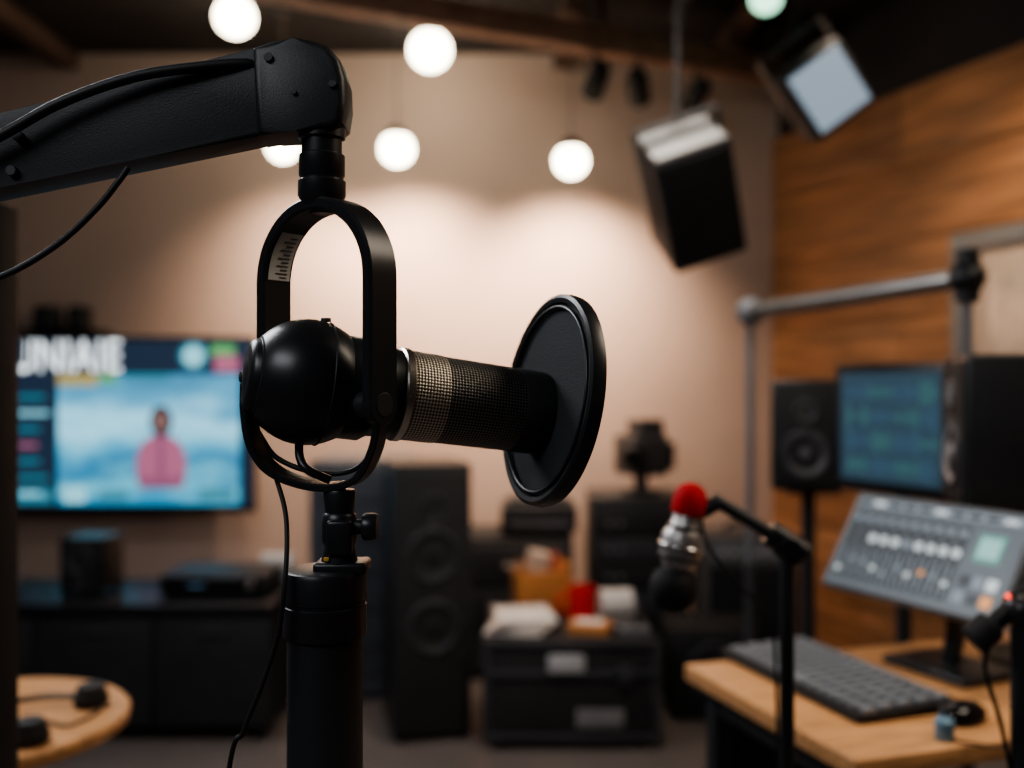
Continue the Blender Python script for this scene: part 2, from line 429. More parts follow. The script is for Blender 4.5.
b.lathe([(0, 0), (0.0100, 0), (0.0112, 0.002), (0.0112, 0.009), (0.010, 0.0115), (0, 0.0115)], blkS, KM, 14)
b.box((nx-0.008, 0.7845, zz(556)), (0.004, 0.002, 0.003), mat('yellow_mark', (0.7, 0.4, 0.03), 0.5), bevel=0.0005)
b.finish('joint', ST)
b = Build()
b.tube([at(270, 462, .802), at(276, 478, .80), at(285, 510, .79), at(287, 545, .775), at(284, 590, .765), at(278, 635, .765), at(262, 685, .765), at(244, 730, .765), at(226, 790, .765), Vector((-0.25, 0.765, 0.7)), Vector((-0.235, 0.76, 0.3)), Vector((-0.25, 0.76, 0.05)), Vector((-0.29, 0.77, 0.006)), Vector((-0.33, 0.86, 0.005))], 0.0019, rubber, smooth=12)
b.finish('cable', ST)

# ------------------------------------------------------------------ TV
TD = 4.86
tc_ = at(108, 424, TD)
b = Build()
def tl(u, v): p = at(u, v, TD)-tc_; return p.x, p.z
def tvr(u0, v0, u1, v1, m, lift=0.001):
    x0, z0 = tl(u0, v0); x1, z1 = tl(u1, v1)
    b.box(((x0+x1)/2, -0.0225-lift, (z0+z1)/2), (abs(x1-x0), 0.003, abs(z0-z1)), m)
wtv = (255+40)/1000*TD; htv = 0.85
b.box((0, 0, 0), (wtv, 0.04, htv), blkG, bevel=0.006)
b.box((0, 0.07, 0), (0.5, 0.11, 0.35), blkM, bevel=0.01)
tvr(-36, 340, 252, 506, glow('tv_navy', (0.016, 0.028, 0.052), 1.0), 0)
m = bpy.data.materials.new('tv_picture'); m.use_nodes = True; nt = m.node_tree; pb = nt.nodes['Principled BSDF']
tcn = nt.nodes.new('ShaderNodeTexCoord'); sp = nt.nodes.new('ShaderNodeSeparateXYZ'); nt.links.new(tcn.outputs['Object'], sp.inputs[0])
mr = nt.nodes.new('ShaderNodeMapRange'); mr.inputs['From Min'].default_value = -0.40; mr.inputs['From Max'].default_value = 0.27
nt.links.new(sp.outputs[2], mr.inputs[0])
nz = nt.nodes.new('ShaderNodeTexNoise'); nz.inputs['Scale'].default_value = 2.6; nz.inputs['Detail'].default_value = 5
mp = nt.nodes.new('ShaderNodeMapping'); mp.inputs['Scale'].default_value = (1, 1, 2.4); nt.links.new(tcn.outputs['Object'], mp.inputs[0]); nt.links.new(mp.outputs[0], nz.inputs['Vector'])
ad = nt.nodes.new('ShaderNodeMath'); ad.operation = 'MULTIPLY_ADD'; ad.inputs[1].default_value = 0.7; nt.links.new(nz.outputs['Fac'], ad.inputs[0])
sb = nt.nodes.new('ShaderNodeMath'); sb.operation = 'SUBTRACT'; sb.inputs[1].default_value = 0.35; nt.links.new(mr.outputs[0], sb.inputs[0]); nt.links.new(sb.outputs[0], ad.inputs[2])
cr = nt.nodes.new('ShaderNodeValToRGB'); el = cr.color_ramp.elements
el[0].position = 0; el[0].color = (0.02, 0.24, 0.42, 1); el[1].position = 1; el[1].color = (0.04, 0.17, 0.30, 1)
for p_, c_ in [(0.15, (0.11, 0.44, 0.58, 1)), (0.3, (0.02, 0.17, 0.33, 1)), (0.45, (0.08, 0.38, 0.56, 1)), (0.62, (0.30, 0.68, 0.86, 1)), (0.8, (0.08, 0.32, 0.50, 1))]:
    e = el.new(p_); e.color = c_
nt.links.new(ad.outputs[0], cr.inputs[0]); nt.links.new(cr.outputs[0], pb.inputs['Emission Color']); pb.inputs['Emission Strength'].default_value = 1.1
pb.inputs['Base Color'].default_value = (0.02, 0.02, 0.02, 1)
tvr(60, 374, 241, 504, m, 0.001)
cy = glow('tv_cyan', (0.30, 0.68, 0.80), 0.9); wh = glow('tv_white', (0.85, 0.92, 0.95), 1.4); pk = glow('tv_pink', (0.40, 0.13, 0.22), 0.85)
gn = glow('tv_green', (0.12, 0.38, 0.14), 0.9); yl = glow('tv_yellow', (0.4, 0.32, 0.12), 0.9); tq = glow('tv_teal', (0.05, 0.22, 0.30), 0.9)
hairm = glow('tv_hair', (0.07, 0.045, 0.05), 0.8); skinm = glow('tv_skin', (0.24, 0.14, 0.13), 0.8); dpk = glow('tv_darkpink', (0.28, 0.10, 0.18), 0.8)
for i in range(7): tvr(20, 395+i*16, 30+random.randint(5, 22), 399+i*16, [tq, cy, tq, pk, tq][i % 5], 0.001)
tvr(60, 374, 100, 386, yl, 0.003); tvr(102, 374, 118, 384, gn, 0.003); tvr(126, 374, 172, 380, tq, 0.003)
tvr(212, 345, 236, 355, gn, 0.001); tvr(216, 356, 240, 372, pk, 0.001)
tvr(66, 486, 88, 502, cy, 0.003); tvr(100, 490, 130, 500, tq, 0.003); tvr(200, 488, 236, 500, tq, 0.003); tvr(18, 488, 54, 503, tq, 0.001)
def disc(u, v, r, mt, sx=1, sz=1, lift=0.002):
    x, z = tl(u, v); b.lathe([(0, 0), (r*TD/1000, 0), (r*TD/1000, 0.003), (0, 0.003)], mt, Matrix.Translation((x, -0.022-lift, z)) @ rotm(90, 0, 0) @ Matrix.Diagonal((sx, sz, 1, 1)), 32)
disc(195, 356, 14, tq); disc(195, 356, 10, cy, lift=0.003)
# presenter on screen
tor = [(-24, -42), (-28, -24), (-27, -6), (-22, 8), (-12, 15), (-5, 18), (5, 18), (12, 15), (22, 8), (27, -6), (28, -24), (24, -42)]
x, z = tl(163, 450); s_ = TD/1000*0.9
b.prism([(x+a*s_, z+c*s_) for a, c in tor], -0.0265, -0.0235, pk)
b.prism([(x+a*s_, z+c*s_) for a, c in [(-3, 15), (-5, -40), (5, -40), (3, 15)]], -0.0285, -0.0265, dpk)
b.prism([(x+a*s_, z+c*s_) for a, c in [(-27, -34), (-14, -42), (14, -42), (27, -34), (24, -28), (0, -32), (-24, -28)]], -0.0295, -0.0265, dpk)
disc(163, 421, 13, hairm, 0.88, 1.2, 0.004); disc(163, 421, 7.5, skinm, 0.9, 1.2, 0.006)
TV = b.finish('television', M=Matrix.Translation(tc_))
cu = bpy.data.curves.new('txt', 'FONT'); cu.body = 'UNIAIE'; cu.size = 0.215; cu.extrude = 0.001; cu.offset = 0.002; cu.space_character = 1.08
to = bpy.data.objects.new('txt', cu); bpy.context.collection.objects.link(to); bpy.context.view_layer.update()
tm = bpy.data.meshes.new_from_object(to); bpy.data.objects.remove(to)
tm.materials.clear(); tm.materials.append(wh)
txt = bpy.data.objects.new('title_text', tm); bpy.context.collection.objects.link(txt)
tp = at(15, 371, TD); wtxt = max(v.co.x for v in tm.vertices)
for v in tm.vertices: v.co.x *= (108/1000*TD)/wtxt
txt.matrix_world = Matrix.Translation((tp.x, TD-0.027, tp.z)) @ rotm(90, 0, 0)
txt.parent = TV; txt.matrix_parent_inverse = Matrix.Translation(-tc_)

# little satellite speakers on shelf above TV
b = Build(); sh = at(62, 333, 4.9)
b.box((sh.x, 4.91, sh.z+0.004), (0.42, 0.16, 0.016), blkM, bevel=0.003)
b.finish('wall_shelf')
for u in (47, 79):
    b = Build(); c = at(u, 321, 4.9)
    b.box((c.x, 4.91, sh.z+0.0125+0.06), (0.11 if u < 60 else 0.09, 0.09, 0.12), blk, bevel=0.012)
    b.torus(frame((c.x, 4.862, sh.z+0.07), (0, -1, 0)), 0.032, 0.005, dgrey)
    b.lathe([(0, 0.002), (0.012, 0.008), (0.03, 0.0)], cone, frame((c.x, 4.864, sh.z+0.07), (0, -1, 0)))
    b.finish('satellite_speaker')

# ------------------------------------------------------------------ speakers
def speaker(name, w_, d_, h_, M, drivers, body=blk, conem=cone, feet=True):
    """front faces local -Y, base at z=0"""
    b = Build()
    b.box((0, 0, h_/2+(0.01 if feet else 0)), (w_, d_, h_-(0.02 if feet else 0)), body, bevel=0.008)
    b.box((0, -d_/2-0.002, h_/2), (w_*0.9, 0.008, h_*0.92), blkM, bevel=0.003)
    if feet:
        for sx_ in (-1, 1):
            for sy_ in (-1, 1): b.cyl((sx_*w_*0.38, sy_*d_*0.38, 0), (sx_*w_*0.38, sy_*d_*0.38, 0.022), 0.015, rubber, seg=16)
    for zc_, r in drivers:
        G = frame((0, -d_/2-0.006, zc_), (0, -1, 0))
        b.torus(G, r, r*0.10, dgrey, seg=40)
        b.lathe([(r*0.96, 0.0), (r*0.86, 0.004), (r*0.78, 0.001), (r*0.3, -0.004), (r*0.28, 0.004), (0, 0.010)], conem, G, 40)
    return b.finish(name, M=M)
def place(x, y, z, yaw): return Matrix.Translation((x, y, z)) @ rotm(0, 0, yaw)

speaker('tower_speaker', 0.285, 0.36, 1.01, place(-0.33, 3.80, 0, 14), [(0.85, 0.05), (0.68, 0.09), (0.42, 0.09)], blk, mat('tower_cone', (0.016, 0.016, 0.018), 0.7))
b = Build(); gcm = mat('cabinet_bluegrey', (0.12, 0.135, 0.16), 0.5)
b.box((-0.64, 4.36, 0.50), (0.40, 0.46, 0.96), gcm, bevel=0.01)
b.box((-0.64, 4.127, 0.52), (0.36, 0.012, 0.88), mat('cabinet_door', (0.08, 0.09, 0.11), 0.4), bevel=0.004)
for i in range(5): b.box((-0.64, 4.118, 0.22+i*0.15), (0.32, 0.008, 0.008), dgrey)
b.cyl((-0.50, 4.11, 0.5), (-0.50, 4.11, 0.62), 0.006, steel, seg=12)
b.box((-0.64, 4.36, 0.012), (0.36, 0.42, 0.024), blkM)
b.finish('equipment_cabinet')

# sideboard under TV
b = Build()
x0, x1 = -2.6, -0.87; y0, y1 = 3.62, 4.12; hz = 0.50
b.box(((x0+x1)/2, (y0+y1)/2, hz-0.015), (x1-x0, y1-y0, 0.03), blkS, bevel=0.004)
b.box(((x0+x1)/2, (y0+y1)/2+0.005, hz/2), (x1-x0-0.02, y1-y0-0.03, hz-0.1), blkM, bevel=0.003)
for i in range(4):
    cxx = x0+(i+0.5)*(x1-x0)/4
    b.box((cxx, y0+0.012, hz/2), ((x1-x0)/4-0.012, 0.012, hz-0.11), blk, bevel=0.003)
    b.box((cxx, y0+0.004, hz-0.1), (0.12, 0.012, 0.01), dgrey, bevel=0.002)
for xx in (x0+0.05, x1-0.05):
    for yy in (y0+0.05, y1-0.05): b.cyl((xx, yy, 0), (xx, yy, 0.06), 0.018, blkM, seg=16)
b.finish('media_sideboard')
p = at(88, 590, 3.8)
speaker('bookshelf_speaker', 0.17, 0.17, 0.22, place(p.x, 3.84, hz, -8), [(0.14, 0.052), (0.05, 0.026)], blkS, cone)
b = Build(); p = at(222, 590, 3.85)
b.box((p.x, 3.87, hz+0.048), (0.40, 0.28, 0.075), blk, bevel=0.006); b.box((p.x, 3.728, hz+0.05), (0.36, 0.008, 0.05), blkG, bevel=0.002)
b.cyl((p.x+0.14, 3.726, hz+0.05), (p.x+0.14, 3.712, hz+0.05), 0.016, steel); b.box((p.x-0.06, 3.724, hz+0.05), (0.06, 0.004, 0.006), glow('display_blue', (0.1, 0.2, 0.3), 0.6))
for a in (-0.16, 0.16):
    for c in (-0.1, 0.1): b.cyl((p.x+a, 3.87+c, hz), (p.x+a, 3.87+c, hz+0.014), 0.014, rubber, seg=12)
b.finish('av_receiver')
b = Build()
b.box((-0.95, 4.06, hz+0.055), (0.13, 0.07, 0.11), white, bevel=0.012); b.box((-0.95, 4.022, hz+0.055), (0.09, 0.006, 0.05), lgrey, bevel=0.002)
b.finish('wifi_router')
b = Build()
for i in range(3): b.box((-2.08+0.02*i, 3.85, hz+0.012+0.024*i), (0.24, 0.19, 0.022), [dgrey, white, mgrey][i], rotm(0, 0, 6*i), bevel=0.002)
b.finish('book_stack')

# ------------------------------------------------------------------ road case and clutter
b = Build(); cx0, cx1, cy0, cy1, ch = -0.095, 0.52, 3.55, 4.15, 0.39
cxm = (cx0+cx1)/2; cym = (cy0+cy1)/2
b.box((cxm, cym, 0.03+(ch-0.03)/2), (cx1-cx0, cy1-cy0, ch-0.03), blkM, bevel=0.008)
for xx in (cx0+0.004, cx1-0.004):
    for yy in (cy0+0.004, cy1-0.004): b.box((xx, yy, 0.03+(ch-0.03)/2), (0.026, 0.026, ch-0.03), dgrey, bevel=0.004)
for zc_ in (0.045, 0.27, ch-0.012): b.box((cxm, cy0-0.003, zc_), (cx1-cx0, 0.014, 0.022), dgrey, bevel=0.003)
b.box((cxm+0.10, cy0-0.008, 0.115), (0.17, 0.006, 0.065), mat('label_grey', (0.20, 0.20, 0.21), 0.6), bevel=0.002)
b.box((cxm-0.02, cy0-0.012, 0.31), (0.13, 0.02, 0.06), lgrey, bevel=0.004); b.box((cxm+0.19, cy0-0.012, 0.27), (0.05, 0.02, 0.06), dgrey, bevel=0.004)
for xx in (cx0+0.06, cx1-0.06):
    for yy in (cy0+0.06, cy1-0.06): b.cyl((xx-0.012, yy, 0.024), (xx+0.012, yy, 0.024), 0.024, rubber, seg=20)
b.finish('road_case')
b = Build()
for i in range(5): b.box((0.02+0.006*i, 3.74, ch+0.006+i*0.011), (0.21, 0.26, 0.010), white if i % 2 == 0 else mat('cream_paper', (0.6, 0.5, 0.42), 0.7), rotm(0, 0, 4*i-8), bevel=0.001)
b.finish('paper_stack')
card = mat('cardboard_orange', (0.55, 0.24, 0.08), 0.7); cream = mat('cream_paper', (0.6, 0.5, 0.42), 0.7)
b = Build()
b.box((0.12, 4.02, ch+0.08), (0.22, 0.13, 0.16), card, rotm(0, 0, 12), bevel=0.004)
b.box((0.05, 4.0, ch+0.17), (0.006, 0.13, 0.07), card, rotm(0, -35, 12)); b.box((0.20, 4.03, ch+0.17), (0.006, 0.13, 0.07), card, rotm(0, 35, 12))
b.box((0.10, 4.01, ch+0.19), (0.08, 0.07, 0.10), cream, rotm(10, 12, 20), bevel=0.006); b.box((0.17, 4.04, ch+0.185), (0.05, 0.06, 0.09), mat('rust_paper', (0.45, 0.12, 0.06), 0.7), rotm(-8, -10, 0), bevel=0.006)
b.finish('cardboard_box')
b = Build(); T = Matrix.Translation((0.27, 3.86, ch)); b.lathe([(0, 0), (0.045, 0), (0.052, 0.006), (0.052, 0.13), (0.047, 0.13), (0.045, 0.012), (0, 0.012)], mat('red_ceramic', (0.70, 0.02, 0.02), 0.3), T)
b.tube([(0.27-0.05, 3.85, ch+0.1), (0.27-0.085, 3.84, ch+0.09), (0.27-0.085, 3.84, ch+0.045), (0.27-0.05, 3.85, ch+0.03)], 0.007, MATS['red_ceramic']); b.finish('red_mug')
b = Build(); T = frame((0.34, 3.88, ch+0.056), (1, 0.15, 0)); b.lathe([(0.02, 0), (0.055, 0), (0.056, 0.004), (0.056, 0.12), (0.055, 0.124), (0.02, 0.124)], white, T, 40, closed=True); b.finish('paper_towel_roll')
b = Build(); b.box((0.285, 3.66, ch+0.02), (0.15, 0.12, 0.04), card, rotm(0, 0, -12), bevel=0.006); b.box((0.285, 3.66, ch+0.042), (0.10, 0.07, 0.004), white, rotm(0, 0, -12)); b.finish('snack_box')
b = Build(); b.box((0.435, 3.68, ch+0.015), (0.11, 0.17, 0.03), mgrey, rotm(0, 0, 10), bevel=0.005); b.box((0.435, 3.68, ch+0.032), (0.08, 0.1, 0.004), blkG, rotm(0, 0, 10)); b.finish('cable_tester')

# back row
b = Build()
b.box((0.02, 4.62, 0.31), (0.5, 0.42, 0.62), blkM, bevel=0.008)
for i in range(3): b.box((0.02, 4.405, 0.12+i*0.19), (0.46, 0.012, 0.175), dgrey, bevel=0.004); b.box((0.02, 4.395, 0.12+i*0.19), (0.12, 0.012, 0.012), steel, bevel=0.003)
b.finish('drawer_unit')
b = Build(); b.box((0.12, 4.58, 0.70), (0.34, 0.3, 0.12), blk, bevel=0.012); b.box((0.12, 4.56, 0.775), (0.28, 0.2, 0.03), dgrey, bevel=0.006); b.box((0.12, 4.425, 0.68), (0.26, 0.012, 0.02), mgrey); b.box((0.12, 4.58, 0.631), (0.3, 0.26, 0.018), rubber)
b.finish('office_printer')
b = Build()
b.box((0.56, 4.55, 0.425), (0.42, 0.44, 0.77), blk, bevel=0.01)
for i in range(6): b.box((0.56, 4.325, 0.12+i*0.115), (0.38, 0.014, 0.1), [dgrey, blkM][i % 2], bevel=0.003); b.cyl((0.42, 4.32, 0.12+i*0.115), (0.42, 4.305, 0.12+i*0.115), 0.012, mgrey, seg=14); b.cyl((0.47, 4.32, 0.12+i*0.115), (0.47, 4.305, 0.12+i*0.115), 0.012, mgrey, seg=14)
for a in (-0.17, 0.17):
    for c in (-0.17, 0.17): b.cyl((0.56+a, 4.55+c, 0), (0.56+a, 4.55+c, 0.05), 0.02, rubber, seg=14)
b.finish('amplifier_rack')
b = Build(); bx, by, bz = 0.58, 4.5, 0.812
b.cyl((bx, by, bz), (bx, by, bz+0.015), 0.09, dgrey); b.cyl((bx, by, bz+0.01), (bx, by, bz+0.08), 0.03, dgrey)
b.box((bx, by, bz+0.17), (0.17, 0.22, 0.18), dgrey, rotm(0, 0, 20), bevel=0.015)
b.box((bx+0.02, by, bz+0.29), (0.12, 0.14, 0.08), dgrey, rotm(0, 0, 20), bevel=0.01)
b.cyl((bx-0.03, by-0.09, bz+0.17), (bx-0.055, by-0.18, bz+0.17), 0.052, blkS); b.cyl((bx-0.053, by-0.172, bz+0.17), (bx-0.057, by-0.184, bz+0.17), 0.04, blkG)
b.box((bx+0.11, by-0.02, bz+0.17), (0.03, 0.12, 0.12), blk, rotm(0, 0, 20), bevel=0.006)
b.finish('video_camera')
b = Build()
b.box((1.0, 4.30, 0.36), (0.40, 0.30, 0.62), mat('amp_vinyl', (0.09, 0.085, 0.085), 0.6), bevel=0.012)
b.box((1.0, 4.146, 0.31), (0.36, 0.012, 0.46), fabric, bevel=0.003); b.box((1.0, 4.146, 0.60), (0.36, 0.012, 0.08), mgrey, bevel=0.003)
for i in range(6): b.cyl((0.87+i*0.052, 4.14, 0.60), (0.87+i*0.052, 4.125, 0.60), 0.012, lgrey, seg=12)
b.tube([(0.92, 4.3, 0.665), (0.94, 4.3, 0.70), (1.06, 4.3, 0.70), (1.08, 4.3, 0.665)], 0.01, rubber)
for a in (-0.15, 0.15):
    for c in (-0.1, 0.1): b.cyl((1.0+a, 4.3+c, 0), (1.0+a, 4.3+c, 0.055), 0.02, rubber, seg=14)
b.finish('guitar_amplifier')
b = Build()
b.box((0.78, 3.98, 0.19), (0.34, 0.26, 0.34), blkM, bevel=0.012); b.box((0.78, 3.845, 0.2), (0.28, 0.012, 0.26), fabric, bevel=0.004)
b.box((0.78, 3.98, 0.0125), (0.3, 0.22, 0.025), rubber); b.torus(frame((0.78, 3.84, 0.2), (0, -1, 0)), 0.1, 0.008, dgrey)
b.finish('subwoofer')

# ------------------------------------------------------------------ ceiling speaker, flood light
c = at(689, 192, 3.2)
M = Matrix.Translation(c) @ rotm(0, -19, 0) @ rotm(36, 0, 0)
b = Build()
b.box((0, 0, 0), (0.245, 0.26, 0.40), blkM, bevel=0.012)
b.box((0, 0, 0.201), (0.225, 0.24, 0.006), mat('speaker_top_grey', (0.24, 0.25, 0.25), 0.55), bevel=0.002)
b.box((0, -0.132, 0), (0.215, 0.008, 0.36), fabric, bevel=0.003)
for sx_ in (-1, 1): b.box((sx_*0.129, 0, 0.08), (0.008, 0.04, 0.34), blkM, bevel=0.002)
b.box((0, 0, 0.25), (0.266, 0.04, 0.008), blkM, bevel=0.002)
q = M.inverted() @ Vector((c.x-0.03, 3.2, 2.95)); s0 = Vector((0, 0, 0.25))
b.cyl(s0, q, 0.009, blkM)
b.finish('ceiling_speaker', M=M)
c = at(829, 89, 3.2)
M = Matrix.Translation(c) @ rotm(0, 0, -8) @ rotm(0, -36, 0) @ rotm(16, 0, 0)
b = Build()
b.box((0, 0.085, 0), (0.225, 0.17, 0.24), blkM, bevel=0.01)
fm = bpy.data.materials.new('flood_lens'); fm.use_nodes = True; nt = fm.node_tree; pb = nt.nodes['Principled BSDF']
tcn = nt.nodes.new('ShaderNodeTexCoord'); wv = nt.nodes.new('ShaderNodeTexWave'); wv.inputs['Scale'].default_value = 9; wv.bands_direction = 'Z'
nt.links.new(tcn.outputs['Object'], wv.inputs['Vector']); crn = nt.nodes.new('ShaderNodeValToRGB')
crn.color_ramp.elements[0].color = (0.20, 0.28, 0.36, 1); crn.color_ramp.elements[1].color = (0.38, 0.46, 0.53, 1)
nt.links.new(wv.outputs['Fac'], crn.inputs[0]); nt.links.new(crn.outputs[0], pb.inputs['Emission Color']); pb.inputs['Emission Strength'].default_value = 0.75
pb.inputs['Base Color'].default_value = (0.12, 0.12, 0.12, 1)
b.box((0, -0.004, 0), (0.185, 0.012, 0.205), fm, bevel=0.002)
for i in range(4): b.box((0, 0.175, -0.08+i*0.05), (0.16, 0.03, 0.012), blk, bevel=0.002)
for sx_ in (-1, 1): b.box((sx_*0.120, 0.08, 0.08), (0.008, 0.03, 0.22), blk, bevel=0.002)
b.box((0, 0.08, 0.19), (0.248, 0.03, 0.008), blk)
q = M.inverted() @ Vector((c.x+0.03, 3.28, 2.95)); b.cyl((0, 0.08, 0.19), q, 0.010, blkM)
b.finish('flood_light', M=M)

# ------------------------------------------------------------------ crossbar stand
b = Build()
a = at(750, 313, 3.1); c = at(967, 277, 2.45); a.z = 1.525; c.z = 1.56
b.cyl(a, c, 0.025, steel)
b.sphere(a, 0.045, mgrey); b.sphere(c, 0.045, blkS)
b.cyl((c.x, c.y, c.z-0.06), (c.x, c.y, c.z+0.07), 0.03, blkS)
for q in (a, c):
    b.cyl((q.x, q.y, 0.25), (q.x, q.y, q.z), 0.012, mgrey)
    b.cyl((q.x, q.y, 0.1), (q.x, q.y, 0.75), 0.017, dgrey)
    for i in range(3):
        t = i*2.094+0.4
        b.tube([(q.x, q.y, 0.30), (q.x+0.17*math.cos(t), q.y+0.17*math.sin(t), 0.012)], 0.010, dgrey, smooth=0)
b.finish('backdrop_stand')

# ------------------------------------------------------------------ desk (right)
u_ = Vector((0.951, 0.309, 0)); v_ = Vector((-0.309, 0.951, 0))
DC = Vector((0.502, 1.46, 0))
MD = Matrix((u_, v_, Vector((0, 0, 1)))).transposed().to_4x4(); MD.translation = DC
b = Build(); L1, L2 = 1.0, 0.53
b.box((L1/2, L2/2, 0.7345), (L1, L2, 0.031), deskw, bevel=0.004)
for x_ in (0.05, L1-0.05):
    for y_ in (0.05, L2-0.05): b.box((x_, y_, 0.36), (0.04, 0.04, 0.72), blk, bevel=0.004)
b.box((L1/2, L2-0.05, 0.60), (L1-0.14, 0.015, 0.18), blkM); b.box((0.05, L2/2, 0.69), (0.03, L2-0.14, 0.04), blk); b.box((L1-0.05, L2/2, 0.69), (0.03, L2-0.14, 0.04), blk)
b.finish('wooden_desk', M=MD)
DT = 0.75
def basis(o, x):
    x = Vector(x).normalized(); z = Vector((0, 0, 1)); y = z.cross(x)
    M = Matrix((x, y, z)).transposed().to_4x4(); M.translation = Vector(o); return M
e1 = Vector((0.32, -0.947, 0)).normalized()
MK = basis((0.583, 1.845, DT), e1)
b = Build(); keym = mat('key_grey', (0.22, 0.24, 0.27), 0.4)
b.box((0, 0, 0.0125), (0.43, 0.200, 0.016), blkM, rotm(2, 0, 0), bevel=0.005)
for r_ in range(5):
    x = -0.205
    while x < 0.195:
        kw = 0.027 if not (r_ == 0 and -0.09 < x < 0.02) else 0.115
        b.box((x+kw/2, -0.074+r_*0.037, 0.023+(-0.074+r_*0.037)*0.035), (kw-0.009, 0.025, 0.009), keym, rotm(2, 0, 0), bevel=0.002); x += kw+0.001
b.box((0, 0, 0.0025), (0.40, 0.16, 0.005), rubber)
b.finish('computer_keyboard', M=MK)
b = Build(); MM = basis((0.735, 1.63, DT+0.001), (0.5, -0.86, 0))
b.lathe([(0, 0), (0.026, 0), (0.030, 0.006), (0.028, 0.018), (0.018, 0.029), (0, 0.033)], blkG, MM @ Matrix.Diagonal((1, 1.6, 1, 1)), 32)
b.cyl((-0.003, -0.025, 0.028), (0.003, -0.025, 0.028), 0.006, mgrey, seg=12, M=MM)
b.tube([MM @ Vector(q) for q in [(0, -0.045, 0.01), (0.01, -0.07, 0.004), (0.05, -0.10, 0.003), (0.12, -0.06, 0.003)]], 0.002, rubber)
b.finish('computer_mouse')
b = Build(); T = Matrix.Translation((0.668, 1.545, DT))
b.lathe([(0, 0), (0.013, 0), (0.015, 0.003), (0.015, 0.030), (0.007, 0.038), (0.007, 0.045), (0, 0.045)], mat('blue_bottle_plastic', (0.14, 0.28, 0.40), 0.3), T); b.cyl((0.668, 1.545, DT+0.043), (0.668, 1.545, DT+0.052), 0.008, dgrey)
b.finish('small_bottle')

# mixer touch screen
BL = Vector((0.630, 2.05, 0.893)); ex = Vector((0.43, -0.903, 0)).normalized(); back = Vector((0.903, 0.43, 0)).normalized()
ez = (back*0.110+Vector((0, 0, 0.182))); hS = ez.length; ez.normalize(); ey = ez.cross(ex)
MS = Matrix((ex, ey, ez)).transposed().to_4x4(); MS.translation = BL
wS = 0.42
b = Build()
b.box((wS/2, 0.012, hS/2), (wS, 0.024, hS), mat('bezel_silver', (0.12, 0.13, 0.145), 0.35), bevel=0.005)
scr = glow('screen_slate', (0.070, 0.085, 0.097), 1.0)
def sr(x0, z0, x1, z1, m, l=0.001): b.box(((x0+x1)/2*wS, -l, (z0+z1)/2*hS), ((x1-x0)*wS, 0.002, (z1-z0)*hS), m)
sr(0.025, 0.04, 0.975, 0.96, scr, 0)
w2 = glow('ui_white', (0.55, 0.60, 0.62), 0.8); g2 = glow('ui_green', (0.08, 0.22, 0.19), 0.9); gr2 = glow('ui_grey', (0.16, 0.19, 0.22), 0.9); o2 = glow('ui_orange', (0.6, 0.25, 0.07), 1); dk2 = glow('ui_dark', (0.018, 0.023, 0.028), 1)
sr(0.04, 0.86, 0.96, 0.93, gr2)
for i in range(10): sr(0.05+i*0.09, 0.875, 0.11+i*0.09, 0.915, w2 if i % 4 == 1 else dk2, 0.002)
for i in range(10):
    x = 0.05+i*0.068
    sr(x, 0.10, x+0.052, 0.80, dk2)
    sr(x+0.008, 0.70, x+0.045, 0.76, gr2, 0.002)
    G = Matrix.Translation(((x+0.0260)*wS, -0.002, 0.54*hS)) @ rotm(90, 0, 0)
    if i > 1: b.lathe([(0, 0), (0.0092, 0), (0.0092, 0.002), (0, 0.002)], w2 if i != 5 else gr2, G, 20)
    sr(x+0.022, 0.14, x+0.029, 0.42, gr2, 0.002)
    zz_ = 0.16+0.14*random.random(); sr(x+0.012, zz_, x+0.039, zz_+0.04, w2 if i % 3 == 0 else (gr2 if i != 7 else o2), 0.003)
sr(0.77, 0.50, 0.90, 0.76, g2); sr(0.785, 0.54, 0.885, 0.72, glow('ui_mint', (0.24, 0.46, 0.43), 0.9), 0.002)
for i in range(6): sr(0.75+(i % 3)*0.068, 0.12+(i//3)*0.15, 0.80+(i % 3)*0.068, 0.22+(i//3)*0.15, [gr2, dk2, o2, dk2, gr2, w2][i], 0.002)
scn = b.finish('panel', M=MS)
MC = root('mixer_touchscreen', (0.82, 1.95, DT))
scn.parent = MC; scn.matrix_parent_inverse = Matrix.Translation(-MC.location)
b = Build()
mm = MS @ Vector((wS/2, 0.02, hS*0.45)); base = Vector((mm.x+0.06, mm.y+0.03, DT))
b.box(base+Vector((0, 0, 0.0085)), (0.20, 0.15, 0.016), blkS, rotm(0, 0, -65), bevel=0.006)
b.tube([base+Vector((0, 0, 0.012)), base+Vector((0.01, 0, 0.1)), mm+Vector((0.02, 0.01, -0.01)), mm], 0.018, blkS, seg=16)
b.finish('foot', MC)

# blue waveform monitor behind desk
ex2 = Vector((0.43, -0.903, 0)).normalized(); MB = basis(Vector((0.840, 2.60, 1.030)), ex2)
b = Build(); wM, hM = 0.36, 0.32
b.box((wM/2, 0.015, hM/2), (wM, 0.03, hM), blkS, bevel=0.005)
def sm(x0, z0, x1, z1, m, l=0.001): b.box(((x0+x1)/2*wM, -l, (z0+z1)/2*hM), ((x1-x0)*wM, 0.002, (z1-z0)*hM), m)
sm(0.06, 0.09, 0.94, 0.93, glow('wave_bg', (0.026, 0.050, 0.072), 1), 0)
wc = glow('wave_teal', (0.040, 0.100, 0.105), 1); wb = glow('wave_blue', (0.034, 0.070, 0.105), 1)
for r_ in range(4):
    for i in range(26):
        hh = 0.03+0.16*random.random()*(0.3+abs(math.sin(i*0.5+r_)))
        zc_ = 0.21+r_*0.19
        sm(0.12+i*0.031, zc_-hh/2, 0.137+i*0.031, zc_+hh/2, [wc, wb][(r_+i//7) % 2], 0.002)
ob = b.finish('panel', M=MB)
